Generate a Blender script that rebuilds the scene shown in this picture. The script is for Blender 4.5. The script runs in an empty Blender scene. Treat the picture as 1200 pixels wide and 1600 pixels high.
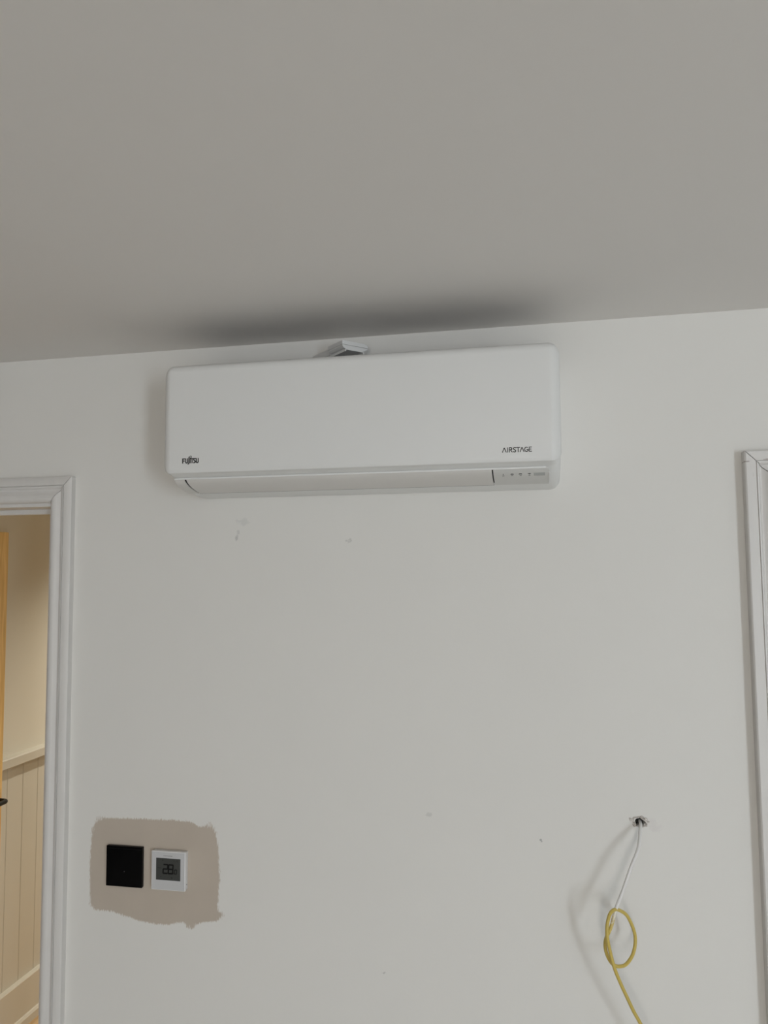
import bpy, bmesh, math, random
from mathutils import Vector, Matrix, noise
random.seed(7)
S = bpy.context.scene
C = S.collection

# ------------------------------------------------------------------ camera
cam = bpy.data.cameras.new('camera'); camo = bpy.data.objects.new('camera', cam); C.objects.link(camo)
YAW, PITCH, ROLL = 0.200441792, 0.0757206327, -0.00930049724
fw = Vector((-math.sin(YAW)*math.cos(PITCH), math.cos(YAW)*math.cos(PITCH), math.sin(PITCH)))
rt = Vector((math.cos(YAW), math.sin(YAW), 0)); up = rt.cross(fw)
r2 = rt*math.cos(ROLL) + up*math.sin(ROLL); u2 = -rt*math.sin(ROLL) + up*math.cos(ROLL)
M = Matrix((r2, u2, -fw)).transposed().to_4x4(); M.translation = (0.373837, -1.712108, 1.858095)
camo.matrix_world = M
cam.sensor_fit = 'HORIZONTAL'; cam.sensor_width = 36; cam.lens = 36*1204.9/1200; cam.clip_start = 0.02
S.camera = camo

# ------------------------------------------------------------------ sky, daylight, exposure
wd = bpy.data.worlds.new('overcast_sky'); S.world = wd; wd.use_nodes = True
nt = wd.node_tree; nt.nodes.clear()
out = nt.nodes.new('ShaderNodeOutputWorld'); bg = nt.nodes.new('ShaderNodeBackground')
tc = nt.nodes.new('ShaderNodeTexCoord'); sx = nt.nodes.new('ShaderNodeSeparateXYZ'); cr = nt.nodes.new('ShaderNodeValToRGB')
nt.links.new(tc.outputs['Generated'], sx.inputs[0]); nt.links.new(sx.outputs['Z'], cr.inputs[0])
cr.color_ramp.elements[0].position = 0.0; cr.color_ramp.elements[0].color = (0.98, 0.98, 1.0, 1)
cr.color_ramp.elements[1].position = 1.0; cr.color_ramp.elements[1].color = (0.66, 0.80, 1.0, 1)
nt.links.new(cr.outputs[0], bg.inputs[0]); nt.links.new(bg.outputs[0], out.inputs[0])
bg.inputs[1].default_value = 2.0
# two tall glazed openings in the wall behind the camera (plane y = FY): x0, x1, z0, z1; daylight comes in through them
FY, RX, LX = -6.0, 5.4, -2.4
WIN = [(0.25, 0.95, 0.06, 2.34), (3.75, 4.65, 0.06, 2.34)]
for (a, b, c, d), pw, col in zip(WIN, (40.0, 95.0), ((1.0, 0.95, 0.89), (0.82, 0.915, 1.0))):
    L = bpy.data.lights.new('window_daylight', 'AREA'); L.shape = 'RECTANGLE'; L.size = b-a-0.1; L.size_y = d-c-0.1; L.energy = pw; L.color = col
    o = bpy.data.objects.new('window_daylight', L); C.objects.link(o)
    o.location = ((a+b)/2, FY-0.03, (c+d)/2); o.rotation_euler = (math.radians(90), 0, 0)
vs = S.view_settings
vs.view_transform = 'Standard'; vs.look = 'None'; vs.gamma = 1.0; vs.use_curve_mapping = False
vs.exposure = 0.29
S.display_settings.display_device = 'sRGB'

# ------------------------------------------------------------------ materials
def mat(name, col, rough=0.6, spec=0.5, metal=0.0, var=0.0, vscale=3.0, bump=0.0, bscale=60.0, coat=0.0, stretch=None):
    m = bpy.data.materials.new(name); m.use_nodes = True
    n = m.node_tree.nodes; l = m.node_tree.links; b = n['Principled BSDF']
    b.inputs['Base Color'].default_value = (*col, 1); b.inputs['Roughness'].default_value = rough
    b.inputs['Specular IOR Level'].default_value = spec; b.inputs['Metallic'].default_value = metal
    b.inputs['Coat Weight'].default_value = coat
    geo = n.new('ShaderNodeNewGeometry'); mp = n.new('ShaderNodeMapping'); l.new(geo.outputs['Position'], mp.inputs[0])
    if stretch: mp.inputs['Scale'].default_value = stretch
    if var > 0:
        t = n.new('ShaderNodeTexNoise'); t.inputs['Scale'].default_value = vscale; t.inputs['Detail'].default_value = 5
        l.new(mp.outputs[0], t.inputs['Vector'])
        mx = n.new('ShaderNodeMix'); mx.data_type = 'RGBA'; mx.name = 'vary'
        mx.inputs['A'].default_value = (*[c*(1-var) for c in col], 1); mx.inputs['B'].default_value = (*[min(1, c*(1+var)) for c in col], 1)
        l.new(t.outputs['Fac'], mx.inputs['Factor']); l.new(mx.outputs['Result'], b.inputs['Base Color'])
    if bump > 0:
        t2 = n.new('ShaderNodeTexNoise'); t2.inputs['Scale'].default_value = bscale; t2.inputs['Detail'].default_value = 4
        l.new(mp.outputs[0], t2.inputs['Vector'])
        bp = n.new('ShaderNodeBump'); bp.inputs['Strength'].default_value = bump; bp.inputs['Distance'].default_value = 0.002
        l.new(t2.outputs['Fac'], bp.inputs['Height']); l.new(bp.outputs[0], b.inputs['Normal'])
    return m

def marks(m, lst):
    """scuffs and chips with shapes of their own: (x, z, rx, rz, colour, strength, noise scale)"""
    n = m.node_tree.nodes; l = m.node_tree.links; b = n['Principled BSDF']
    geo = n.new('ShaderNodeNewGeometry'); sp = n.new('ShaderNodeSeparateXYZ'); l.new(geo.outputs['Position'], sp.inputs[0])
    def mth(op, a, bb=None):
        k = n.new('ShaderNodeMath'); k.operation = op
        for i, v in enumerate((a, bb)):
            if v is None: continue
            if isinstance(v, (int, float)): k.inputs[i].default_value = v
            else: l.new(v, k.inputs[i])
        return k.outputs[0]
    for (x, z, rx, rz, col, st, ns) in lst:
        dx = mth('DIVIDE', mth('SUBTRACT', sp.outputs['X'], x), rx); dz = mth('DIVIDE', mth('SUBTRACT', sp.outputs['Z'], z), rz)
        d = mth('ADD', mth('MULTIPLY', dx, dx), mth('MULTIPLY', dz, dz))
        t = n.new('ShaderNodeTexNoise'); t.inputs['Scale'].default_value = ns; t.inputs['Detail'].default_value = 3
        l.new(geo.outputs['Position'], t.inputs['Vector'])
        e = mth('SUBTRACT', mth('MULTIPLY', t.outputs['Fac'], 2.6), mth('ADD', d, 0.75))
        mr = n.new('ShaderNodeMapRange'); mr.interpolation_type = 'SMOOTHSTEP'
        mr.inputs['From Min'].default_value = 0.0; mr.inputs['From Max'].default_value = 0.5; mr.inputs['To Max'].default_value = st
        l.new(e, mr.inputs['Value'])
        mx = n.new('ShaderNodeMix'); mx.data_type = 'RGBA'; mx.inputs['B'].default_value = (*col, 1)
        src = b.inputs['Base Color'].links
        if src: l.new(src[0].from_socket, mx.inputs['A'])
        else: mx.inputs['A'].default_value = b.inputs['Base Color'].default_value
        l.new(mr.outputs[0], mx.inputs['Factor']); l.new(mx.outputs['Result'], b.inputs['Base Color'])
    return m

WALLC = (0.80, 0.785, 0.75)
m_wall = mat('wall_emulsion', WALLC, 0.75, 0.25, var=0.02, vscale=2.2, bump=0.05, bscale=180)
grey = (0.42, 0.42, 0.40)
marks(m_wall, [(-0.3288, 1.9387, 0.007, 0.010, grey, 0.55, 120), (-0.325, 1.952, 0.006, 0.008, grey, 0.3, 140),
               (0.3582, 1.2854, 0.0045, 0.006, (0.35, 0.35, 0.34), 0.75, 260), (0.0165, 0.9853, 0.006, 0.004, grey, 0.5, 200),
               (0.1195, 1.3257, 0.010, 0.009, grey, 0.28, 100), (-0.0568, 1.9266, 0.012, 0.008, grey, 0.35, 160),
               (-0.315, 1.975, 0.03, 0.012, (0.62, 0.62, 0.60), 0.4, 60),
               (0.590, 1.330, 0.022, 0.024, (0.70, 0.66, 0.65), 0.35, 40)])
m_side = mat('bounce_cutting_taupe', (0.13, 0.125, 0.115), 0.8, 0.2, var=0.03, vscale=2.0)  # unseen walls, toned down so less light bounces back
m_ceil = mat('ceiling_emulsion', (0.81, 0.785, 0.755), 0.8, 0.2, var=0.015, vscale=1.5, bump=0.03, bscale=150)
m_trim = mat('satin_primer_white', (0.73, 0.71, 0.685), 0.42, 0.45, var=0.04, vscale=9.0, bump=0.10, bscale=30, stretch=(6, 6, 1))
m_trim_r = mat('satin_primer_white_knotted', (0.73, 0.71, 0.685), 0.42, 0.45, var=0.04, vscale=9.0, bump=0.10, bscale=30, stretch=(6, 6, 1))
kn = (0.30, 0.24, 0.22)
marks(m_trim_r, [(0.790, 2.0741, 0.008, 0.0025, kn, 0.8, 90), (0.8025, 2.050, 0.0014, 0.011, kn, 0.65, 60),
                 (0.830, 2.0770, 0.014, 0.003, (0.42, 0.36, 0.34), 0.7, 80)])
m_plastic = mat('white_plastic', (0.80, 0.80, 0.785), 0.38, 0.45, bump=0.03, bscale=900)
m_panel = mat('matt_white_panel', (0.79, 0.79, 0.775), 0.45, 0.4, bump=0.02, bscale=900)
m_louver = mat('warm_white_louver', (0.71, 0.69, 0.66), 0.40, 0.4)
m_ctrl = mat('control_grey', (0.66, 0.655, 0.63), 0.35, 0.4)
m_dark = mat('cavity_shade_black', (0.012, 0.012, 0.012), 0.7, 0.2)  # near-black colour standing in for shade inside openings
m_ink = mat('logo_ink', (0.055, 0.05, 0.047), 0.45, 0.4)
m_icon = mat('icon_ink', (0.11, 0.11, 0.105), 0.5, 0.3)
m_ir = mat('receiver_window', (0.44, 0.45, 0.435), 0.25, 0.5)
m_pvc = mat('pvc_trunking', (0.87, 0.87, 0.86), 0.40, 0.45)
m_black = mat('black_glass', (0.0015, 0.0015, 0.0018), 0.12, 0.15)
m_blackfr = mat('black_plastic', (0.008, 0.008, 0.008), 0.45, 0.3)
m_led = mat('dim_indicator', (0.06, 0.06, 0.065), 0.4, 0.4)
m_therm = mat('thermostat_white', (0.80, 0.80, 0.80), 0.4, 0.4)
m_face = mat('thermostat_face', (0.60, 0.60, 0.605), 0.32, 0.5)
m_lcd = mat('lcd_grey', (0.062, 0.064, 0.060), 0.30, 0.4)
m_seg = mat('lcd_segment', (0.006, 0.006, 0.006), 0.4, 0.3)
m_faint = mat('lcd_faint', (0.035, 0.036, 0.034), 0.4, 0.3)
m_print = mat('faint_print', (0.36, 0.36, 0.36), 0.5, 0.3)
m_cream = mat('cream_emulsion', (0.70, 0.65, 0.55), 0.7, 0.3, var=0.02)
m_creamgl = mat('cream_eggshell', (0.60, 0.555, 0.47), 0.45, 0.4, var=0.02)
m_handle = mat('black_handle', (0.006, 0.006, 0.006), 0.4, 0.25)
m_steel = mat('brushed_steel', (0.6, 0.6, 0.6), 0.35, 0.5, metal=1.0)
m_upvc = mat('window_frame_white', (0.78, 0.78, 0.78), 0.35, 0.5)
m_ground = mat('pale_paving', (0.26, 0.255, 0.24), 0.8, 0.3, var=0.1, vscale=1.0)
m_doorw = mat('white_door_paint', (0.76, 0.75, 0.73), 0.4, 0.4)
m_plaster = mat('broken_plaster', (0.66, 0.62, 0.58), 0.9, 0.1, var=0.25, vscale=300, bump=0.5, bscale=700)

def wood(name, c1, c2, stretch, scale=6.0, rough=0.45):
    m = mat(name, c1, rough, 0.4); n = m.node_tree.nodes; l = m.node_tree.links; b = n['Principled BSDF']
    geo = n.new('ShaderNodeNewGeometry'); mp = n.new('ShaderNodeMapping'); mp.inputs['Scale'].default_value = stretch
    l.new(geo.outputs['Position'], mp.inputs[0])
    t = n.new('ShaderNodeTexNoise'); t.inputs['Scale'].default_value = scale; t.inputs['Detail'].default_value = 8; t.inputs['Distortion'].default_value = 0.6
    l.new(mp.outputs[0], t.inputs['Vector'])
    r = n.new('ShaderNodeValToRGB'); r.color_ramp.elements[0].position = 0.32; r.color_ramp.elements[0].color = (*c1, 1)
    r.color_ramp.elements[1].position = 0.68; r.color_ramp.elements[1].color = (*c2, 1)
    l.new(t.outputs['Fac'], r.inputs[0]); l.new(r.outputs[0], b.inputs['Base Color'])
    return m
m_oak = wood('oiled_oak', (0.64, 0.39, 0.13), (0.84, 0.56, 0.23), (14, 14, 0.8))
m_floor = wood('pale_oak_floor', (0.69, 0.67, 0.63), (0.77, 0.755, 0.72), (14, 1.0, 1), 4.0, 0.5)

m_oakfl = wood('oak_floor', (0.42, 0.26, 0.12), (0.58, 0.40, 0.22), (14, 1.0, 1), 4.0, 0.5)
# glass: clear sheet that lets daylight through, with a little reflection
m_glass = bpy.data.materials.new('window_glass'); m_glass.use_nodes = True
n = m_glass.node_tree.nodes; l = m_glass.node_tree.links; n.clear()
o_ = n.new('ShaderNodeOutputMaterial'); tr = n.new('ShaderNodeBsdfTransparent'); gl = n.new('ShaderNodeBsdfGlossy'); mx = n.new('ShaderNodeMixShader')
gl.inputs['Roughness'].default_value = 0.02; mx.inputs[0].default_value = 0.06
l.new(tr.outputs[0], mx.inputs[1]); l.new(gl.outputs[0], mx.inputs[2]); l.new(mx.outputs[0], o_.inputs[0])

# cable: yellow sheath, the upper end overpainted with wall paint (share set per vertex)
m_cable = mat('yellow_sheath', (0.61, 0.465, 0.115), 0.42, 0.4)
n = m_cable.node_tree.nodes; l = m_cable.node_tree.links
at = n.new('ShaderNodeAttribute'); at.attribute_name = 'paint'
geo = n.new('ShaderNodeNewGeometry'); t = n.new('ShaderNodeTexNoise'); t.inputs['Scale'].default_value = 220
l.new(geo.outputs['Position'], t.inputs['Vector'])
ad = n.new('ShaderNodeMath'); ad.operation = 'MULTIPLY_ADD'; ad.inputs[1].default_value = 0.9
l.new(t.outputs['Fac'], ad.inputs[0]); sb = n.new('ShaderNodeMath'); sb.operation = 'SUBTRACT'; sb.inputs[1].default_value = 0.45
l.new(at.outputs['Fac'], sb.inputs[0]); l.new(sb.outputs[0], ad.inputs[2])
mr = n.new('ShaderNodeMapRange'); mr.inputs['From Min'].default_value = 0.25; mr.inputs['From Max'].default_value = 0.75; l.new(ad.outputs[0], mr.inputs['Value'])
mx = n.new('ShaderNodeMix'); mx.data_type = 'RGBA'; mx.inputs['A'].default_value = (0.61, 0.465, 0.115, 1); mx.inputs['B'].default_value = (0.82, 0.81, 0.79, 1)
l.new(mr.outputs[0], mx.inputs['Factor']); l.new(mx.outputs['Result'], n['Principled BSDF'].inputs['Base Color'])

# beige patch: old paint with a brushed edge (signed distance to its outline stored per vertex)
m_patch = mat('beige_old_paint', (0.545, 0.475, 0.40), 0.7, 0.25, var=0.05, vscale=14, bump=0.05, bscale=120)
n = m_patch.node_tree.nodes; l = m_patch.node_tree.links
at = n.new('ShaderNodeAttribute'); at.attribute_name = 'edge'
geo = n.new('ShaderNodeNewGeometry'); mp = n.new('ShaderNodeMapping'); mp.inputs['Scale'].default_value = (1, 1, 0.22); l.new(geo.outputs['Position'], mp.inputs[0])
t = n.new('ShaderNodeTexNoise'); t.inputs['Scale'].default_value = 420; t.inputs['Detail'].default_value = 3; l.new(mp.outputs[0], t.inputs['Vector'])
ad = n.new('ShaderNodeMath'); ad.operation = 'MULTIPLY_ADD'; ad.inputs[1].default_value = 0.014
sb = n.new('ShaderNodeMath'); sb.operation = 'SUBTRACT'; sb.inputs[1].default_value = 0.0070
l.new(at.outputs['Fac'], sb.inputs[0]); l.new(t.outputs['Fac'], ad.inputs[0]); l.new(sb.outputs[0], ad.inputs[2])
mr = n.new('ShaderNodeMapRange'); mr.interpolation_type = 'SMOOTHSTEP'; mr.inputs['From Min'].default_value = -0.0026; mr.inputs['From Max'].default_value = 0.0022
l.new(ad.outputs[0], mr.inputs['Value'])
tn = n.new('ShaderNodeTexNoise'); tn.inputs['Scale'].default_value = 2.2; tn.inputs['Detail'].default_value = 5; l.new(geo.outputs['Position'], tn.inputs['Vector'])
wm = n.new('ShaderNodeMix'); wm.data_type = 'RGBA'; wm.inputs['A'].default_value = (*[c*.98 for c in WALLC], 1); wm.inputs['B'].default_value = (*[c*1.02 for c in WALLC], 1)
l.new(tn.outputs['Fac'], wm.inputs['Factor'])
fm = n.new('ShaderNodeMix'); fm.data_type = 'RGBA'; l.new(mr.outputs[0], fm.inputs['Factor']); l.new(wm.outputs['Result'], fm.inputs['A']); l.new(n['vary'].outputs['Result'], fm.inputs['B'])
l.new(fm.outputs['Result'], n['Principled BSDF'].inputs['Base Color']); n['Principled BSDF'].inputs['Roughness'].default_value = 0.75

# ------------------------------------------------------------------ helpers
def obj(name, verts, faces, m, parent=None, smooth=False, bevel=0.0, seg=2, loc=None):
    me = bpy.data.meshes.new(name); me.from_pydata([tuple(v) for v in verts], [], faces); me.update()
    bm = bmesh.new(); bm.from_mesh(me); bmesh.ops.recalc_face_normals(bm, faces=bm.faces)
    if bevel > 0:
        es = [e for e in bm.edges if len(e.link_faces) == 2 and e.calc_face_angle(0) > 0.5]
        bmesh.ops.bevel(bm, geom=es, offset=bevel, segments=seg, affect='EDGES', profile=0.5)
    bm.to_mesh(me); bm.free()
    if smooth:
        for p in me.polygons: p.use_smooth = True
        me.set_sharp_from_angle(angle=math.radians(35))
    me.materials.append(m)
    o = bpy.data.objects.new(name, me); C.objects.link(o)
    if parent: o.parent = parent
    if loc: o.location = loc
    return o

def empty(name, loc=(0, 0, 0)):
    o = bpy.data.objects.new(name, None); C.objects.link(o); o.location = loc; o.empty_display_size = 0.05
    return o
def tag(o, label=None, cat=None, kind=None, group=None):
    for k, v in (('label', label), ('category', cat), ('kind', kind), ('group', group)):
        if v: o[k] = v
    return o

def boxv(x0, x1, y0, y1, z0, z1):
    v = [(x, y, z) for x in (x0, x1) for y in (y0, y1) for z in (z0, z1)]
    f = [(0, 1, 3, 2), (4, 6, 7, 5), (0, 4, 5, 1), (2, 3, 7, 6), (0, 2, 6, 4), (1, 5, 7, 3)]
    return v, f
class MB:
    def __init__(s): s.v = []; s.f = []
    def add(s, v, f):
        k = len(s.v); s.v += [tuple(a) for a in v]; s.f += [tuple(i+k for i in q) for q in f]; return s
    def box(s, *a): return s.add(*boxv(*a))
    def build(s, name, m, parent=None, **k): return obj(name, s.v, s.f, m, parent, **k)
def box(name, m, dims, parent=None, **k):
    v, f = boxv(*dims); return obj(name, v, f, m, parent, **k)

def tube_geo(pts, r, n=10, caps=True):
    pts = [Vector(p) for p in pts]; v = []; f = []
    t0 = (pts[1]-pts[0]).normalized(); a = t0.orthogonal().normalized()
    for i, p in enumerate(pts):
        t = (pts[min(i+1, len(pts)-1)]-pts[max(i-1, 0)]).normalized()
        a = (a-t*a.dot(t)).normalized(); b = t.cross(a)
        rr = r[i] if isinstance(r, (list, tuple)) else r
        for k in range(n):
            w = 2*math.pi*k/n; v.append(p+a*math.cos(w)*rr+b*math.sin(w)*rr)
    for i in range(len(pts)-1):
        for k in range(n):
            f.append((i*n+k, i*n+(k+1) % n, (i+1)*n+(k+1) % n, (i+1)*n+k))
    if caps: f.append(tuple(range(n))[::-1]); f.append(tuple(range((len(pts)-1)*n, len(pts)*n)))
    return v, f
def spline(pts, sub=8):
    P = [Vector(p) for p in pts]; o = []
    for i in range(len(P)-1):
        p0 = P[max(i-1, 0)]; p1 = P[i]; p2 = P[i+1]; p3 = P[min(i+2, len(P)-1)]
        for k in range(sub):
            t = k/sub
            o.append(0.5*((2*p1)+(-p0+p2)*t+(2*p0-5*p1+4*p2-p3)*t*t+(-p0+3*p1-3*p2+p3)*t**3))
    o.append(P[-1]); return o
def ext(profile, x0, x1):
    """profile of (y, z) points extruded along x"""
    n = len(profile); v = [(x0, y, z) for y, z in profile]+[(x1, y, z) for y, z in profile]
    f = [tuple(range(n)), tuple(range(n, 2*n))[::-1]]+[(i, (i+1) % n, n+(i+1) % n, n+i) for i in range(n)]
    return v, f
def strokes(lines, th, depth, place):
    """flat print: polylines in the plane as thin raised ribbons; place(u, v, h) -> world point"""
    mb = MB()
    for ln in lines:
        for (a, b) in zip(ln[:-1], ln[1:]):
            ax, ay = a; bx, by = b; dx, dy = bx-ax, by-ay; L = math.hypot(dx, dy) or 1e-9
            ux, uy = dx/L, dy/L; e = th*0.42
            c = [(ax-ux*e-uy*th/2, ay-uy*e+ux*th/2), (bx+ux*e-uy*th/2, by+uy*e+ux*th/2),
                 (bx+ux*e+uy*th/2, by+uy*e-ux*th/2), (ax-ux*e+uy*th/2, ay-uy*e-ux*th/2)]
            v = [place(x, y, h) for h in (0, depth) for x, y in c]
            mb.add(v, [(0, 1, 2, 3), (4, 7, 6, 5), (0, 4, 5, 1), (1, 5, 6, 2), (2, 6, 7, 3), (3, 7, 4, 0)])
    return mb
def arc(cx, cy, rx, ry, a0, a1, n=8):
    return [(cx+rx*math.cos(math.radians(a0+(a1-a0)*i/n)), cy+ry*math.sin(math.radians(a0+(a1-a0)*i/n))) for i in range(n+1)]

# ------------------------------------------------------------------ the setting
H = 2.40; WT = 0.13
DL = (-1.629, -0.823, 2.0249)      # doorway to the hall: lining faces and soffit
DR = (0.8565, 1.6625, 2.0249)      # doorway on the right
HC = (0.5607, 1.3345)              # cable hole
hs = 0.05
xs = [LX-0.1, DL[0]-0.027, DL[1]+0.027, HC[0]-hs, HC[0]+hs, DR[0]-0.027, DR[1]+0.027, RX+0.1]
zs = [0.0, HC[1]-hs, HC[1]+hs, DL[2]+0.027, H]
mb = MB()
def opening(i, j): return j < 3 and i in (1, 5)
for i in range(len(xs)-1):
    for j in range(len(zs)-1):
        if opening(i, j): continue
        a, b, c, d = xs[i], xs[i+1], zs[j], zs[j+1]
        if i == 3 and j == 1:      # ring of faces round the drilled hole, and the hole's own throat
            N = 28; sq = []; rg = []; dp = []
            for k in range(N):
                w = 2*math.pi*(k+0.5)/N; cx, cz = math.cos(w), math.sin(w); s = hs/max(abs(cx), abs(cz))
                sq.append((HC[0]+cx*s, 0, HC[1]+cz*s))
                rr = 0.0092*(1+0.30*noise.noise(Vector((cx*1.7, cz*1.7, 3.1)))+random.uniform(-.12, .12))
                rg.append((HC[0]+cx*rr*1.15, 0, HC[1]+cz*rr)); dp.append((HC[0]+cx*rr, 0.06, HC[1]+cz*rr*.8))
            f = [(k, (k+1) % N, N+(k+1) % N, N+k) for k in range(N)]+[(N+k, N+(k+1) % N, 2*N+(k+1) % N, 2*N+k) for k in range(N)]+[tuple(range(2*N, 3*N))]
            f += [(k, (k+1) % N, 3*N+k//7) for k in range(0)]
            mb.add(sq+rg+dp, f)
            for cx, cz in ((-1, -1), (1, -1), (1, 1), (-1, 1)):   # square corners
                cn = (HC[0]+cx*hs, 0, HC[1]+cz*hs)
                near = sorted(sq, key=lambda q: (q[0]-cn[0])**2+(q[2]-cn[2])**2)[:2]
                mb.add([cn, near[0], near[1]], [(0, 1, 2)])
        else:
            mb.add([(a, 0, c), (b, 0, c), (b, 0, d), (a, 0, d)], [(0, 1, 2, 3)])
        mb.add([(a, WT, c), (b, WT, c), (b, WT, d), (a, WT, d)], [(3, 2, 1, 0)])
for (a, b, t) in ((xs[1], xs[2], zs[3]), (xs[5], xs[6], zs[3])):
    mb.add([(a, 0, 0), (a, WT, 0), (a, WT, t), (a, 0, t)], [(0, 1, 2, 3)])
    mb.add([(b, 0, 0), (b, WT, 0), (b, WT, t), (b, 0, t)], [(0, 1, 2, 3)])
    mb.add([(a, 0, t), (b, 0, t), (b, WT, t), (a, WT, t)], [(0, 1, 2, 3)])
wall_back = mb.build('wall_back', m_wall)
tag(wall_back, 'white emulsioned wall carrying the air conditioner, between two door frames', 'wall', 'structure')

# broken plaster lip round the hole
N = 40; v = []; f = []
for k in range(N):
    w = 2*math.pi*k/N; cx, cz = math.cos(w), math.sin(w)
    q = 1+0.35*noise.noise(Vector((cx*2.2, cz*2.2, 9.0)))+random.uniform(-.06, .06)
    for rr, dd in ((0.0140*q, 0.0), (0.0118*q, -0.0014-0.0022*random.random()), (0.0100*q, -0.0005), (0.0086*q, 0.008)):
        v.append((HC[0]+cx*rr*1.2, dd-0.0002, HC[1]+cz*rr*0.85))
for k in range(N):
    for s in range(3): f.append((k*4+s, k*4+s+1, ((k+1) % N)*4+s+1, ((k+1) % N)*4+s))
obj('plaster_lip', v, f, m_plaster, wall_back)
def chip(x, z, s, rot, thick=0.003):
    n_ = 7; v = []; f = []
    for y, sc in ((0.0005, 1.0), (-thick, 0.7)):
        for k in range(n_):
            w = 2*math.pi*k/n_+rot; rr = s*sc*random.uniform(.6, 1.15)
            v.append((x+math.cos(w)*rr*1.4, y, z+math.sin(w)*rr))
    f = [tuple(range(n_)), tuple(range(n_, 2*n_))[::-1]]+[(i, (i+1) % n_, n_+(i+1) % n_, n_+i) for i in range(n_)]
    return obj('plaster_chip', v, f, m_plaster, wall_back)
for a in ((HC[0]-0.0165, HC[1]+0.003, 0.0036, .3), (HC[0]-0.020, HC[1]+0.006, 0.0022, 1.3), (HC[0]+0.011, HC[1]+0.0065, 0.0040, -.5, .005),
          (HC[0]+0.0165, HC[1]+0.0005, 0.0026, .8), (HC[0]+0.003, HC[1]+0.0105, 0.0026, 0), (HC[0]-0.0125, HC[1]-0.0035, 0.0024, 2.0)): chip(*a)
v, f = tube_geo([(HC[0], .004, HC[1]), (HC[0], .05, HC[1])], [.0098, .0088], 16, caps=False); f.append(tuple(range(16, 32)))
obj('hole_shade', v, f, m_dark, wall_back)  # near-black cone painting the darkness inside the hole
# torn flap of wallpaper-thin skim curling out over the hole
fl = spline([(HC[0]-0.001, -0.001, HC[1]+0.0095), (HC[0]+0.004, -0.006, HC[1]+0.008), (HC[0]+0.011, -0.007, HC[1]+0.0035), (HC[0]+0.0135, -0.005, HC[1]-0.003), (HC[0]+0.009, -0.002, HC[1]-0.0065)], 5)
v, f = tube_geo(fl, [0.0006+0.0012*math.sin(math.pi*i/(len(fl)-1)) for i in range(len(fl))], 6)
obj('plaster_flake', v, f, m_plaster, wall_back)

# other walls, floor, ceiling of the room
ceiling = box('ceiling', m_ceil, (LX-0.1, RX+0.1, FY-0.15, WT+2.6, H, H+0.1)); tag(ceiling, 'plain matt white ceiling', 'ceiling', 'structure')
hf = box('floor_hall', m_oakfl, (LX-0.1, RX+0.1, 0.065, WT+2.6, -0.1, 0)); tag(hf, 'oak boarded hall floor', 'floor', 'structure')
floor = box('floor', m_floor, (LX-0.1, RX+0.1, FY-0.15, 0.065, -0.1, 0)); tag(floor, 'pale boarded floor', 'floor', 'structure')
wl = box('wall_left', m_side, (LX-0.1, LX, FY-0.15, 0, 0, H)); tag(wl, 'taupe side wall of the room by the hall doorway, darkened to cut bounced light', 'wall', 'structure')
wr = box('wall_right', m_side, (RX, RX+0.1, FY-0.15, 0, 0, H)); tag(wr, 'plain taupe side wall, darkened to cut bounced light', 'wall', 'structure')
mb = MB(); ex = [LX-0.1, WIN[0][0], WIN[0][1], WIN[1][0], WIN[1][1], RX+0.1]
for i in range(5):
    if i % 2 == 0: mb.box(ex[i], ex[i+1], FY-0.15, FY, 0, H)
    else:
        a, b, c, d = WIN[i//2]; mb.box(a, b, FY-0.15, FY, 0, c); mb.box(a, b, FY-0.15, FY, d, H)
wf = mb.build('wall_front', m_side); tag(wf, 'taupe wall with two tall glazed openings, darkened to cut bounced light', 'wall', 'structure')
for i, (a, b, c, d) in enumerate(WIN):
    w = empty('window_%d' % (i+1), ((a+b)/2, FY-0.07, c)); tag(w, ('narrower tall white framed glazed opening across from the air conditioner', 'wider tall white framed glazed opening towards the side wall')[i], 'window', 'structure')
    mb = MB(); t = 0.05; hw = (b-a)/2; hh = d-c
    mb.box(-hw, -hw+t, -.03, .03, 0, hh).box(hw-t, hw, -.03, .03, 0, hh).box(-hw+t, hw-t, -.03, .03, 0, t).box(-hw+t, hw-t, -.03, .03, hh-t, hh)
    mb.build('window_frame', m_upvc, w)
    box('pane', m_glass, (-hw+t, hw-t, -.004, .004, t, hh-t), w)
g = box('ground', m_ground, (-25, 25, -30, 20, -0.35, -0.25)); tag(g, 'pale paving outside the glazed openings', 'ground', 'structure')

# door trims: profile (w from the inner edge outwards, d proud of the wall), mitred legs and head
PROF = [(0, 0), (0, .006), (.002, .009), (.006, .0135), (.010, .0155), (.016, .0162), (.021, .0148), (.026, .0118), (.030, .0106), (.0335, .0120),
        (.0352, .0155), (.0375, .0172), (.0402, .0176), (.0409, .0140), (.0417, .0140), (.0425, .0178), (.0605, .0180), (.063, .0165), (.063, 0)]
def architrave(name, xa, xb, zt, k, m, label):
    e = empty(name, ((xa+xb)/2, 0, 0)); tag(e, label, 'door trim', 'structure')
    ox = (xa+xb)/2; g_ = 0.0009; n_ = len(PROF)
    def piece(pn, fn):
        v = [fn(w, (d*k if d != .0140 else .0178*k-.0036), s) for s in (0, 1) for w, d in PROF]
        f = [tuple(range(n_)), tuple(range(n_, 2*n_))[::-1]]+[(i, (i+1) % n_, n_+(i+1) % n_, n_+i) for i in range(n_)]
        o = obj(pn, v, f, m, e, smooth=True); return o
    piece('trim_leg', lambda w, d, s: (xb+w-ox, -d, s*(zt+w-g_)))
    piece('trim_leg', lambda w, d, s: (xa-w-ox, -d, s*(zt+w-g_)))
    piece('trim_head', lambda w, d, s: ((xa-w+g_ if s == 0 else xb+w-g_)-ox, -d, zt+w))
    return e
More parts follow.
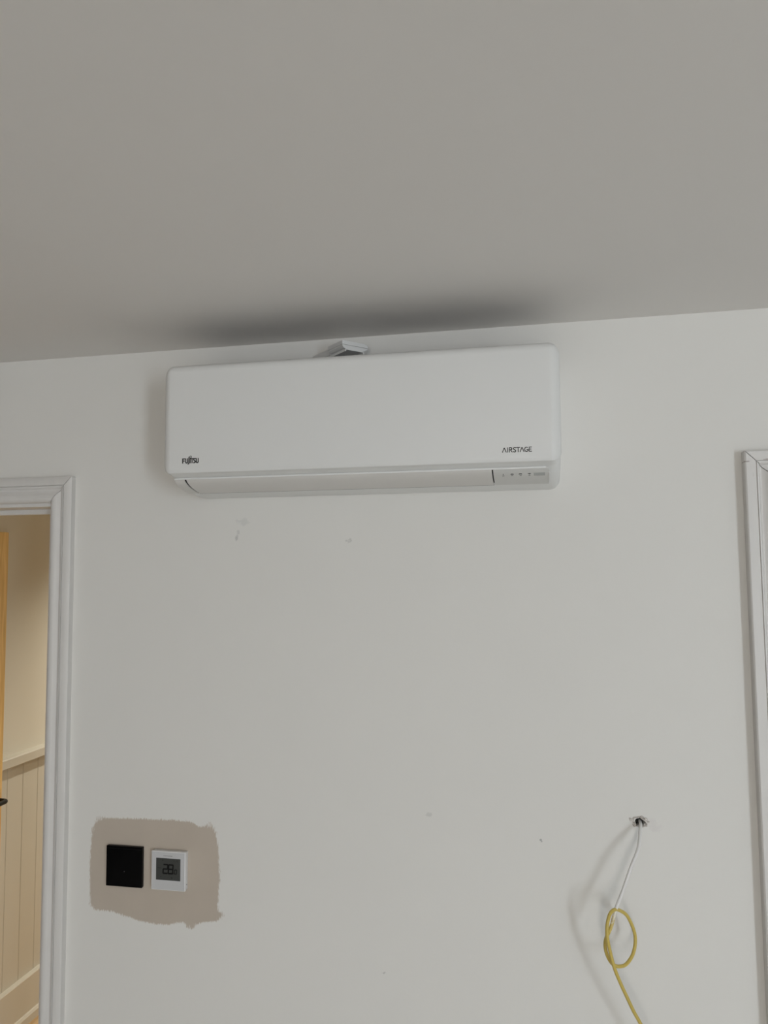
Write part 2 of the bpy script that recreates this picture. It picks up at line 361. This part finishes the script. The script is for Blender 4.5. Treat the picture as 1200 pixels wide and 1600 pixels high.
tl = architrave('trim_1', DL[0]-.006, DL[1]+.006, DL[2]+.0087, 1.0, m_trim, 'moulded off-white trim round the doorway to the cream hall')
tr_ = architrave('trim_2', DR[0]-.006, DR[1]+.006, DR[2]+.0087, 1.5, m_trim_r, 'moulded off-white trim with bare knots and open mitre at its corner')
# the open mitre line on the right trim catches a fine dark crack: small gap kept between leg and head

def lining(name, a, b, t, label, stop_y):
    e = empty(name, ((a+b)/2, 0, 0)); tag(e, label, 'door', 'structure'); ox = (a+b)/2
    mb = MB(); mb.box(a-.026-ox, a-ox, 0.0005, WT+.0005, 0, t+.026).box(b-ox, b+.026-ox, 0.0005, WT+.0005, 0, t+.026).box(a-ox, b-ox, 0.0005, WT+.0005, t, t+.026)
    mb.build('door_lining', m_trim, e)
    mb = MB(); mb.box(a-ox, a+.012-ox, stop_y, stop_y+.02, 0, t-.012).box(b-.012-ox, b-ox, stop_y, stop_y+.02, 0, t-.012).box(a-ox, b-ox, stop_y, stop_y+.02, t-.012, t)
    mb.build('door_stop', m_trim, e)
    return e
d1 = lining('door_1', *DL, 'open oak door and painted lining leading to the cream hall', 0.075)
d2 = lining('door_2', *DR, 'closed white panelled door in its painted lining', 0.045)

# oak leaf, swung open into the hall
hx, hy = DL[0]+.003, WT; ang = math.radians(1.7); LW, LT, LH = 0.80, 0.035, 2.019
leaf = empty('door_leaf', (hx-d1.location.x, hy, 0)); leaf.parent = d1; leaf.rotation_euler = (0, 0, ang)
def lf(name, m, dims, **k):      # leaf coords: x = out of the face, y = away from the hinge
    return box(name, m, dims, leaf, **k)
st = 0.105
lf('stile', m_oak, (-LT, 0, 0.0, st, .006, LH), bevel=.0015); lf('stile', m_oak, (-LT, 0, LW-st, LW, .006, LH), bevel=.0015)
lf('rail', m_oak, (-LT, 0, st, LW-st, .006, .21), bevel=.0015); lf('rail', m_oak, (-LT, 0, st, LW-st, LH-st, LH), bevel=.0015)
lf('rail', m_oak, (-LT, 0, st, LW-st, .92, 1.04), bevel=.0015)
bw = (LW-2*st)/5
for k in range(5):
    lf('panel_board', m_oak, (-LT+.01, -.010, st+k*bw+.001, st+(k+1)*bw-.001, .21, .92)); lf('panel_board', m_oak, (-LT+.01, -.010, st+k*bw+.001, st+(k+1)*bw-.001, 1.04, LH-st))
for sgn, fx in ((1, 0.0), (-1, -LT)):
    hz, hyy = 1.018, LW-0.048
    v, f = tube_geo([(fx, hyy, hz), (fx+sgn*.008, hyy, hz)], .026, 24); obj('handle_rose', v, f, m_handle, leaf, smooth=True)
    pp = spline([(fx+sgn*.006, hyy, hz), (fx+sgn*.040, hyy, hz), (fx+sgn*.054, hyy-.006, hz), (fx+sgn*.058, hyy-.03, hz+.001), (fx+sgn*.058, hyy-.125, hz+.001)], 6)
    v, f = tube_geo(pp, .0085, 14); obj('handle_lever', v, f, m_handle, leaf, smooth=True)
# white leaf on the right
a, b, t = DR; ox = d2.location.x
mb = MB(); mb.box(a+.003-ox, b-.003-ox, .066, .10, .006, t-.004); mb.build('door_leaf', m_doorw, d2)
for (u0, u1) in ((a+.11, (a+b)/2-.05), ((a+b)/2+.05, b-.11)):
    for (z0, z1) in ((.22, .86), (1.06, 1.90)):
        mb = MB(); w_ = .02
        mb.box(u0-ox, u1-ox, .060, .0665, z0, z0+w_).box(u0-ox, u1-ox, .060, .0665, z1-w_, z1).box(u0-ox, u0+w_-ox, .060, .0665, z0+w_, z1-w_).box(u1-w_-ox, u1-ox, .060, .0665, z0+w_, z1-w_)
        mb.build('panel_moulding', m_doorw, d2)

# hall beyond: left wall with boarding, dado rail, skirting
HX = -1.80; HB = WT+2.6
hall = box('wall_hall_left', m_cream, (LX-0.1, HX, WT, HB, 0, H)); tag(hall, 'cream hall wall above boarded dado', 'wall', 'structure')
wh = box('wall_hall_end', m_cream, (HX, 0.6, HB-0.1, HB, 0, H)); tag(wh, 'cream end wall of the hall', 'wall', 'structure')
wh2 = box('wall_hall_right', m_cream, (0.6, 0.7, WT, HB, 0, H)); tag(wh2, 'cream far side wall of the hall', 'wall', 'structure')
y = 1.143-0.0977*10; first = None
while y < HB-0.15:
    a, b = max(y, WT+.001)+.0003, y+.0977-.0003
    if b-a > .02:
        if abs(b-a-.0971) < 1e-4 and first:
            o = bpy.data.objects.new('board', first.data); C.objects.link(o); o.parent = hall; o.location = (0, (a+b)/2, 0)
        else:
            hw = (b-a)/2; ch = .002; pr = [(-hw, 0), (-hw, .0095), (-hw+ch, .011), (hw-ch, .011), (hw, .0095), (hw, 0)]
            v = [(HX+d, q, z) for z in (.10, 1.09) for q, d in pr]
            o = obj('board', v, [tuple(range(6)), tuple(range(6, 12))]+[(i, (i+1) % 6, 6+(i+1) % 6, 6+i) for i in range(6)], m_creamgl, hall, loc=(0, (a+b)/2, 0))
            if abs(b-a-.0971) < 1e-4: first = o
    y += .0977
L_ = (WT, HB-0.1)
def hallprof(name, pr):
    n_ = len(pr); v = [(x, yy, z) for yy in L_ for x, z in pr]
    return obj(name, v, [tuple(range(n_)), tuple(range(n_, 2*n_))]+[(i, (i+1) % n_, n_+(i+1) % n_, n_+i) for i in range(n_)], m_creamgl, hall)
hallprof('dado_rail', [(HX, 1.071), (HX+.037, 1.071), (HX+.039, 1.073), (HX+.039, 1.106), (HX+.035, 1.110), (HX, 1.1115)])
hallprof('skirting', [(HX, 0), (HX+.034, 0), (HX+.034, .178), (HX+.032, .181), (HX, .183)])
hallprof('shoe_moulding', [(HX+.034, 0), (HX+.046, 0), (HX+.046, .03), (HX+.040, .038), (HX+.034, .040)])
# recessed downlight in the hall ceiling, plus one added to brighten the oak leaf
for k, (x, yy, pw) in enumerate(((-1.08, 1.90, 70), (-0.1, 1.45, 52))):
    e = empty('downlight_or_fill', (x, yy, H)); tag(e, ('round white downlight in the hall ceiling nearer the boarded wall', 'round white downlight added to brighten the oak door, farther from the boarded wall')[k], 'downlight', group='hall downlights')
    v, f = tube_geo([(0, 0, -.004), (0, 0, 0.0)], .044, 28); 
    ring = []; fr = []
    for i in range(28):
        w = 2*math.pi*i/28
        for rr, z in ((.045, -.0002), (.045, -.004), (.033, -.004), (.033, -.0002)): ring.append((math.cos(w)*rr, math.sin(w)*rr, z))
    for i in range(28):
        for s in range(4): fr.append((i*4+s, i*4+(s+1) % 4, ((i+1) % 28)*4+(s+1) % 4, ((i+1) % 28)*4+s))
    obj('bezel', ring, fr, m_upvc, e)
    L = bpy.data.lights.new('downlight_or_fill_lamp', 'SPOT'); L.energy = pw; L.color = (1.0, 0.97, 0.86); L.spot_size = math.radians(125); L.spot_blend = 0.9; L.shadow_soft_size = 0.03
    lo = bpy.data.objects.new('downlight_or_fill_lamp', L); C.objects.link(lo); lo.parent = e; lo.location = (0, 0, -.012)

# ------------------------------------------------------------------ beige patch on the wall
POLY = [(-0.6773, 1.2731), (-0.6592, 1.2772), (-0.5871, 1.2795), (-0.4811, 1.282), (-0.4358, 1.2797), (-0.4185, 1.2697), (-0.391, 1.2743), (-0.3773, 1.2611), (-0.3702, 1.2243), (-0.3663, 1.1598), (-0.3694, 1.1165), (-0.3708, 1.0889), (-0.3583, 1.0773), (-0.3724, 1.0643), (-0.4164, 1.0563), (-0.4334, 1.0437), (-0.4472, 1.0457), (-0.4507, 1.0551), (-0.4713, 1.0519), (-0.492, 1.0457), (-0.5269, 1.046), (-0.5656, 1.0492), (-0.6011, 1.0574), (-0.637, 1.0656), (-0.6802, 1.0655), (-0.6914, 1.0805), (-0.6942, 1.1248), (-0.6952, 1.1726), (-0.6926, 1.2208), (-0.6878, 1.2532)]
def sdist(x, z):
    d = 1e9; ins = False; n_ = len(POLY)
    for i in range(n_):
        ax, az = POLY[i]; bx, bz = POLY[(i+1) % n_]
        ex_, ez = bx-ax, bz-az; t = max(0, min(1, ((x-ax)*ex_+(z-az)*ez)/(ex_*ex_+ez*ez)))
        d = min(d, math.hypot(x-ax-ex_*t, z-az-ez*t))
        if (az > z) != (bz > z) and x < ax+(z-az)/(bz-az)*(bx-ax): ins = not ins
    return d if ins else -d
st_ = 0.004; nx, nz = 92, 66; x0, z0 = -0.712, 1.029
v = []; f = []; dd = []
soft = [(-0.672, 1.277, .012), (-0.388, 1.276, .014), (-0.362, 1.076, .012), (-0.69, 1.073, .008), (-0.436, 1.046, .008), (-0.69, 1.245, .008)]
for j in range(nz+1):
    for i in range(nx+1):
        x, z = x0+i*st_, z0+j*st_; v.append((x, -0.0002, z)); q = sdist(x, z)
        for sx_, sz_, sr in soft:      # drier brush marks where strokes ended
            w = math.exp(-((x-sx_)**2+(z-sz_)**2)/(2*sr*sr)); q = q*(1-.65*w)+w*0.0006
        dd.append(q)
for j in range(nz):
    for i in range(nx):
        a = j*(nx+1)+i; f.append((a, a+1, a+nx+2, a+nx+1))
me = bpy.data.meshes.new('paint_patch'); me.from_pydata(v, [], f); me.materials.append(m_patch)
at = me.attributes.new('edge', 'FLOAT', 'POINT'); at.data.foreach_set('value', dd)
po = bpy.data.objects.new('paint_patch', me); C.objects.link(po); po.parent = wall_back; po['label'] = 'beige patch of old paint with brushed edges'

# ------------------------------------------------------------------ air conditioner
ac = empty('air_conditioner', (0, 0, 2.032)); AZ = 2.032
tag(ac, 'white wall-mounted split air conditioner indoor unit under the ceiling', 'air conditioner')
ac.rotation_euler = (0, math.radians(0.12), 0)
HWD = 0.416
def body(profile, zc, yref, zref, r, m, name, x0=-HWD, x1=HWD, steps=10):
    """profile (y,z) swept along x with rounded ends"""
    v = []; f = []; n_ = len(profile); sl = []
    for i in range(steps+1):
        th = math.pi/2*i/steps; sl.append((x0+r*(1-math.sin(th)), r*(1-math.cos(th))))
    sl = sl[::-1]
    sl = [(x, ins) for x, ins in sl]
    allsl = sl+[(x1+x0-x, ins) for x, ins in sl[::-1]]
    allsl = sorted(allsl)
    for x, ins in allsl:
        for (yy, z) in profile:
            v.append((x, yy*(1-ins/yref), (zc+(z-zc)*(1-ins/zref))-AZ))
    for s in range(len(allsl)-1):
        for i in range(n_):
            f.append((s*n_+i, s*n_+(i+1) % n_, (s+1)*n_+(i+1) % n_, (s+1)*n_+i))
    f.append(tuple(range(n_))); f.append(tuple(range((len(allsl)-1)*n_, len(allsl)*n_)))
    return obj(name, v, f, m, ac, smooth=True)
# chassis behind and below the front panel
chas = [(0, 2.296), (-.10, 2.2975), (-.170, 2.297), (-.190, 2.288), (-.1955, 2.27), (-.1955, 2.072), (-.192, 2.0665), (-.174, 2.0625), (-.170, 2.0608), (-.163, 2.0560), (-.150, 2.0495), (-.125, 2.0425), (-.10, 2.0375), (-.085, 2.0350), (-.05, 2.0305), (-.02, 2.0305), (0, 2.032)]
body(chas, 2.165, .20, .135, .020, m_plastic, 'chassis')
# front panel: flat plate wrapping over top and ends
pan = []
for q in arc(-.186, 2.2845, .0195, .0185, 90, 180, 8): pan.append(q)
pan = [(-.02, 2.3030), (-.10, 2.3032)]+pan+[(-.2058, 2.20), (-.2058, 2.078)]
pan += [(-.2052, 2.0715), (-.2030, 2.0675), (-.1990, 2.0660), (-.1940, 2.0662)]
pan += [(-.1940, 2.072), (-.1960, 2.078), (-.1960, 2.27), (-.190, 2.2885), (-.170, 2.2978), (-.02, 2.2978)]
body(pan, 2.185, .205, .118, .022, m_panel, 'front_panel', -.4175, .4175, 12)
# unseen intake grille on top: dark sheet and slats added to cut bounced light
box('intake_dark_sheet', m_dark, (-.385, .385, -.165, -.028, 2.3030-AZ, 2.3038-AZ), ac)
for k in range(33):
    xk = -.384+k*.768/32; box('grille_slat', m_icon, (xk-.0012, xk+.0012, -.165, -.028, 2.3036-AZ, 2.3062-AZ), ac)
# lower slab: left end cap, louver, control strip
SL = [(-.172, 2.0572), (-.1695, 2.0545), (-.165, 2.0512), (-.158, 2.0475), (-.150, 2.0445), (-.140, 2.0415), (-.125, 2.0382), (-.110, 2.0358), (-.098, 2.0342)]
UP = [(-.096, 2.0372), (-.110, 2.0390), (-.125, 2.0415), (-.140, 2.0450), (-.150, 2.0482), (-.158, 2.0515), (-.165, 2.0555), (-.1690, 2.0588), (-.172, 2.0600)]
def slab(name, xa, xb, m, **k):
    v, f = ext([(a, b-AZ) for a, b in SL+UP], xa, xb); return obj(name, v, f, m, ac, smooth=True, **k)
slab('end_cap', -.403, -.3797, m_louver); lv = slab('louver', -.3752, .2808, m_louver)
# control strip with a rounded outer corner (seen in the slab's own surface)
mb = MB(); cols = []
xr = .3930
for i in range(13):
    x = .2835+(xr-.2835)*i/12; cols.append(x)
cr_ = .007; cols = [.2835, .32, .36, xr-cr_]+[xr-cr_+cr_*math.sin(math.radians(a)) for a in (22, 45, 62, 78, 90)]
n_ = len(SL); v = []; f = []
def slp(t, prof):      # point on the profile at arc fraction
    L = [0]
    for p, q in zip(prof[:-1], prof[1:]): L.append(L[-1]+math.dist(p, q))
    s = t*L[-1]
    for i in range(len(L)-1):
        if s <= L[i+1]+1e-12:
            k = (s-L[i])/(L[i+1]-L[i]); return (prof[i][0]+(prof[i+1][0]-prof[i][0])*k, prof[i][1]+(prof[i+1][1]-prof[i][1])*k)
    return prof[-1]
UPr = UP[::-1]; NS = 14
for x in cols:
    e = max(0, x-(xr-cr_)); cut = (cr_-math.sqrt(max(0, cr_*cr_-e*e)))/.085
    for pr_ in (SL, UPr):
        for s in range(NS+1):
            p = slp(cut+(1-cut)*s/NS, pr_); v.append((x, p[0], p[1]-AZ))
K = 2*(NS+1)
for c in range(len(cols)-1):
    for s in range(NS):
        f.append((c*K+s, c*K+s+1, (c+1)*K+s+1, (c+1)*K+s)); f.append((c*K+NS+1+s, (c+1)*K+NS+1+s, (c+1)*K+NS+2+s, c*K+NS+2+s))
    f.append((c*K, (c+1)*K, (c+1)*K+NS+1, c*K+NS+1)); f.append((c*K+NS, c*K+2*NS+1, (c+1)*K+2*NS+1, (c+1)*K+NS))
for c in (0, len(cols)-1):
    for s in range(NS): f.append((c*K+s, c*K+NS+1+s, c*K+NS+2+s, c*K+s+1))
ctrl = obj('control_strip', v, f, m_ctrl, ac, smooth=True)
# dark strips painting the gap shade at the louver's ends and rear
for xa, xb in ((-.3800, -.3748), (.2804, .2838)):
    v, f = ext([(a, b+.0022-AZ) for a, b in SL[:-1]]+[(a, b+.0004-AZ) for a, b in UP[1:]], xa, xb); obj('gap_shade_strip', v, f, m_dark, ac)
v, f = ext([(-.098, 2.0346-AZ), (-.0965, 2.0340-AZ), (-.0945, 2.0346-AZ), (-.0965, 2.0375-AZ)], -.377, .281); obj('gap_shade_strip', v, f, m_icon, ac)
# bright lip where slab meets the band
v, f = ext([(-.1728, 2.0572-AZ), (-.1728, 2.0606-AZ), (-.1700, 2.0612-AZ), (-.1700, 2.0572-AZ)], -.403, .3865); obj('lip', v, f, m_plastic, ac, bevel=.0004, seg=1)
# edge bead down the right side of the control strip
ep = [(xr+.0002, a, b-.0002-AZ) for a, b in SL[2:-1]]; v, f = tube_geo(ep, .0014, 6); obj('edge_bead', v, f, m_plastic, ac, smooth=True)
# indicator marks on the control strip
def on_slab(u, t, h):      # u = x, t = distance along the slab from its front edge
    p = slp(t/.0795, SL); q = slp(min(1, t/.0795+.02), SL); d = Vector((q[0]-p[0], q[1]-p[1])).normalized(); nrm = Vector((d.y, -d.x))
    if nrm.y > 0: nrm = -nrm
    return (u, p[0]+nrm.x*(h+.00005), p[1]+nrm.y*(h+.00005)-AZ)
IX = (.3030, .3205, .3370, .3545); T0, T1 = .0150, .0215
ic = [[[(IX[0], T0-.001), (IX[0], T0+.001)]],
      [arc(IX[1], T0+.0005, .0024, .0016, 180, 360, 6), [(IX[1]-.0024, T0+.0015), (IX[1]+.0024, T0+.0015)]],
      [arc(IX[2], T0+.0015, .0026, .0030, 180, 360, 6), [(IX[2]-.001, T0+.001), (IX[2]+.001, T0+.001)]],
      [[(IX[3]-.0026, T0-.001), (IX[3], T0+.0018), (IX[3]+.0026, T0-.001)], [(IX[3]-.002, T0-.001), (IX[3]+.002, T0-.001)]]]
for k in range(4):
    strokes(ic[k], .0013, .0002, on_slab).build('indicator_symbol', m_icon, ctrl)
    strokes([[(IX[k]-.0013, T1), (IX[k]+.0013, T1)]], .0018, .0002, on_slab).build('indicator_light', m_icon, ctrl)
mb = MB(); n6 = 6
for i in range(n6):
    ta, tb = .0125+.0115*i/n6, .0125+.0115*(i+1)/n6
    mb.add([on_slab(.3630, ta, .0002), on_slab(.3850, ta, .0002), on_slab(.3850, tb, .0002), on_slab(.3630, tb, .0002)], [(0, 1, 2, 3)])
mb.build('receiver_window', m_ir, ctrl)
# lettering
def front(u0, v0, s):
    return lambda u, v_, h: (u0+u*s, -.2058-.00005-h, v0+v_*s-AZ)
FU = [[[(0, 0), (0, 1), (.52, 1)], [(0, .5), (.42, .5)]],
      [[(.78, 1), (.78, .28)]+arc(1.03, .26, .25, .26, 180, 360, 6)+[(1.28, 1)]],
      [[(1.62, 1.02), (1.62, .1), (1.56, -.16), (1.40, -.30)]],
      [[(1.94, .98), (1.94, 0)]],
      [[(2.10, 1), (2.76, 1)], [(2.42, 1), (2.42, 0)]],
      [[(3.26, 1), (2.98, 1), (2.86, .86), (2.88, .66), (3.16, .40), (3.24, .20), (3.14, .02), (2.84, 0)]],
      [[(3.50, 1), (3.50, .28)]+arc(3.75, .26, .25, .26, 180, 360, 6)+[(4.00, 1)]]]
sc = .0088; px = front(-.3672, 2.0885, sc)
for L in FU: strokes([[(u, w) for u, w in ln] for ln in L], .25, .00025, lambda u, v_, h: px(u, v_, h)).build('logo_letter', m_ink, ac)
inf = [[(1.62, 1.0), (1.50, 1.18), (1.56, 1.42), (1.74, 1.42), (1.92, 1.18)]+arc(2.06, 1.42, .22, .26, 250, -90, 10)+[(1.90, 1.20), (1.78, 1.08)]]
strokes(inf, .12, .00025, lambda u, v_, h: px(u, v_, h)).build('logo_loop', m_ink, ac)
AI = [([[(0, 0), (.36, .95), (.46, .95), (.84, 0)]], .0), ([[(0, 0), (0, 1)]], 1.18), ([[(0, 0), (0, 1), (.36, 1)]+arc(.36, .76, .22, .24, 90, -90, 6)+[(0, .52)], [(.26, .5), (.62, 0)]], 1.58),
      ([[(.56, .92), (.40, 1), (.20, 1), (.04, .86), (.08, .64), (.46, .40), (.54, .18), (.40, 0), (.16, 0), (0, .08)]], 2.48), ([[(0, 1), (.74, 1)], [(.37, 1), (.37, 0)]], 3.22),
      ([[(0, 0), (.36, .95), (.46, .95), (.84, 0)]], 4.04), ([arc(.44, .5, .42, .5, 55, 335, 12)+[(.82, .30), (.82, .46), (.52, .46)]], 5.04), ([[(.5, 1), (0, 1), (0, 0), (.5, 0)], [(0, .52), (.42, .52)]], 6.12)]
sc = .0084; pa = front(.3045, 2.0862, sc)
for L, off in AI: strokes([[(u+off, w) for u, w in ln] for ln in L], .185, .00025, lambda u, v_, h: pa(u, v_, h)).build('logo_letter', m_ink, ac)

# ------------------------------------------------------------------ trunking above the unit
dA = Vector((-.725, .688, 0)).normalized(); dB = Vector((.688, .725, 0)).normalized(); P0 = Vector((-.0435, -.10, 2.365))
duct = empty('pipe_trunking', (-.14, 0, 2.34)); tag(duct, 'short white plastic pipe trunking coming off the wall above the air conditioner', 'trunking')
def dpt(a, b, h): return P0+dA*a+dB*b+Vector((0, 0, -h))-Vector(duct.location)
def dprism(name, sect, a0, a1, **k):      # section (b, h) swept along dA
    n_ = len(sect); v = [dpt(a, b, h) for a in (a0, a1) for b, h in sect]
    return obj(name, v, [tuple(range(n_)), tuple(range(n_, 2*n_))]+[(i, (i+1) % n_, n_+(i+1) % n_, n_+i) for i in range(n_)], m_pvc, duct, **k)
Bw = .068
dprism('coupler', [(0, 0), (Bw-.012, 0), (Bw-.004, .002), (Bw, .006), (Bw, .009), (0, .009)], 0, .062, bevel=.0006, seg=2)
dprism('coupler', [(0.0004, .0094), (Bw-.0004, .0094), (Bw-.002, .0125), (Bw-.010, .0172), (Bw-.016, .0182), (.010, .0182), (.004, .0165), (.0004, .012)], 0.0004, .062, bevel=.0006, seg=2)
dprism('base_tray', [(.007, .0186), (Bw-.012, .0186), (Bw-.012, .0242), (Bw-.014, .0242), (Bw-.014, .0205), (.009, .0205), (.009, .0242), (.007, .0242)], -.001, .14)
La = .142
dprism('cover', [(.005, .0035), (Bw-.010, .0035), (Bw-.005, .0065), (Bw-.005, .0185), (.005, .0185)], .060, La, bevel=.0008)

# ------------------------------------------------------------------ switch and thermostat
sw = empty('light_switch', (-.601, 0, 1.1725)); tag(sw, 'flat square black glass wall switch on the beige paint patch', 'switch')
box('back_plate', m_blackfr, (-.0455, .0455, -.0045, 0, -.0455, .0455), sw, bevel=.001)
box('glass_plate', m_black, (-.0460, .0460, -.0098, -.0046, -.0460, .0460), sw, bevel=.0012, seg=3)
v, f = tube_geo([(.0008, -.0097, -.011), (.0008, -.0100, -.011)], .0013, 12); obj('indicator', v, f, m_led, sw)
box('rocker_seam', m_blackfr, (-.044, .044, -.0100, -.0097, .0400, .0405), sw)

th = empty('thermostat', (-.4860, 0, 1.1722)); tag(th, 'white square digital thermostat reading 28.0 on its grey screen', 'thermostat')
box('housing', m_therm, (-.0412, .0412, -.0105, 0, -.0422, .0422), th, bevel=.0012, seg=2)
box('front_bezel', m_therm, (-.0425, .0425, -.0158, -.0100, -.0435, .0435), th, bevel=.0018, seg=3)
box('face_plate', m_face, (-.0407, .0407, -.0162, -.0156, -.0417, .0417), th, bevel=.0003, seg=1)
scr = box('screen', m_lcd, (-.0300, .0305, -.0166, -.0160, -.0205, .0285), th, bevel=.0002, seg=1)
def onscr(u0, v0, s): return lambda u, v_, h: (u0+u*s, -.0166-.00004-h, v0+v_*s)
SEG = {'a': [(0.06, 1.0), (.50, 1.0)], 'b': [(.56, .94), (.56, .56)], 'c': [(.56, .44), (.56, .06)], 'd': [(.06, 0), (.50, 0)], 'e': [(0, .06), (0, .44)], 'f': [(0, .56), (0, .94)], 'g': [(.07, .5), (.49, .5)]}
def digit(dg, u0, v0, s, th_):
    pl = onscr(u0, v0, s); strokes([SEG[c] for c in dg], th_, .00008, lambda u, v_, h: pl(u+v_*.06, v_, h)).build('screen_digit', m_seg, scr)
digit('abged', -.0125, -.0050, .0195, .17); digit('abcdefg', .0005, -.0050, .0195, .17); digit('abcdef', .0158, -.0050, .0092, .20)
pl = onscr(0, 0, 1); strokes([[(.0132, -.0047), (.0135, -.0047)]], .0015, .00008, pl).build('decimal_point', m_seg, scr)
for ln in ([[(-.0255, .0065), (-.0165, .0065)]], [[(.0135, .0235), (.0165, .0235)], [(.0195, .0218), (.0215, .0252)], [(.0235, .0218), (.0235, .0252)]], [[(-.0150, .0240), (-.0120, .0240)], [(-.0135, .0225), (-.0135, .0255)]], [arc(.0095, -.0145, .0012, .0014, 0, 360, 8)], [[(-.0185, -.0130), (-.0165, -.0130)]]):
    strokes(ln, .0011, .00008, pl).build('screen_symbol', m_faint, scr)
pf = lambda u, v_, h: (u, -.01625-h, v_)
xk = -.0115
for wl_ in (.0022, .0014, .0016, .0016, .0014, .0016, .0010, .0016, .0014):      # illegible fine print over the screen
    strokes([[(xk, .0338), (xk+wl_*.6, .0338)]], .0016, .0001, pf).build('fine_print', m_print, th); xk += wl_+.0010
for k in range(5): strokes([[(-.024+k*.012-.0008, -.0305), (-.024+k*.012+.0008, -.0305)]], .0010, .00006, pf).build('touch_key', mat('touch_key_grey', (.56, .56, .56), .4) if k == 0 else bpy.data.materials['touch_key_grey'], th)
v, f = tube_geo([(.0410, -.0055, -.031), (.0416, -.0055, -.031)], .0014, 10); obj('side_screw', v, f, m_print, th)

# ------------------------------------------------------------------ cable
CAB = [(0.5607, 0.03, 1.3335), (0.5612, 0.004, 1.3332), (0.5603, -0.012, 1.3300), (0.5572, -0.026, 1.3227), (0.5539, -0.04, 1.3105), (0.5479, -0.055, 1.2937), (0.532, -0.068, 1.2628), (0.5166, -0.076, 1.2255), (0.501, -0.082, 1.1902), (0.4904, -0.088, 1.1586), (0.4804, -0.092, 1.1385), (0.4775, -0.094, 1.1256), (0.4794, -0.094, 1.1108), (0.4859, -0.092, 1.0954), (0.4943, -0.087, 1.0854), (0.5053, -0.08, 1.0809), (0.5184, -0.07, 1.0817), (0.5324, -0.056, 1.0945), (0.5389, -0.048, 1.1159), (0.5361, -0.05, 1.1395), (0.5236, -0.062, 1.1698), (0.5091, -0.074, 1.1842), (0.4976, -0.086, 1.1898), (0.4883, -0.096, 1.1853), (0.4822, -0.104, 1.1695), (0.4807, -0.107, 1.1512), (0.4829, -0.106, 1.1331), (0.4869, -0.104, 1.1131), (0.491, -0.102, 1.0947), (0.4962, -0.1, 1.0778), (0.5057, -0.098, 1.054), (0.5156, -0.096, 1.0317), (0.5269, -0.094, 1.0067), (0.5393, -0.092, 0.9833),
       (0.556, -0.09, 0.95), (0.585, -0.085, 0.88), (0.61, -0.08, 0.78), (0.622, -0.078, 0.62), (0.622, -0.08, 0.40), (0.618, -0.085, 0.20), (0.60, -0.11, 0.06), (0.57, -0.16, 0.012), (0.50, -0.24, 0.0045), (0.40, -0.28, 0.0045)]
cab = empty('electrical_cable', (CAB[-1][0], CAB[-1][1], 0)); tag(cab, 'looped yellow electrical cable hanging from a hole in the wall', 'cable')
def cable_part(name, pts, pf_, lab):
    q = [p-Vector(cab.location) for p in pts]; v, f = tube_geo(q, .0034, 12)
    me = bpy.data.meshes.new(name); me.from_pydata([tuple(a) for a in v], [], f)
    for p in me.polygons: p.use_smooth = True
    at = me.attributes.new('paint', 'FLOAT', 'POINT')
    at.data.foreach_set('value', [pf_(i//12) for i in range(len(v))])
    me.materials.append(m_cable); o = bpy.data.objects.new(name, me); C.objects.link(o); o.parent = cab; o['label'] = lab
P = spline(CAB, 8); cut = 9*8+4
cable_part('painted_length', P[:cut+1], lambda i: min(1.0, max(0.0, 1.0-(i-(8*8-4))/16.0)), 'upper length overpainted white')
cable_part('sheath', P[cut:], lambda i: 0.0, 'bare yellow sheath')
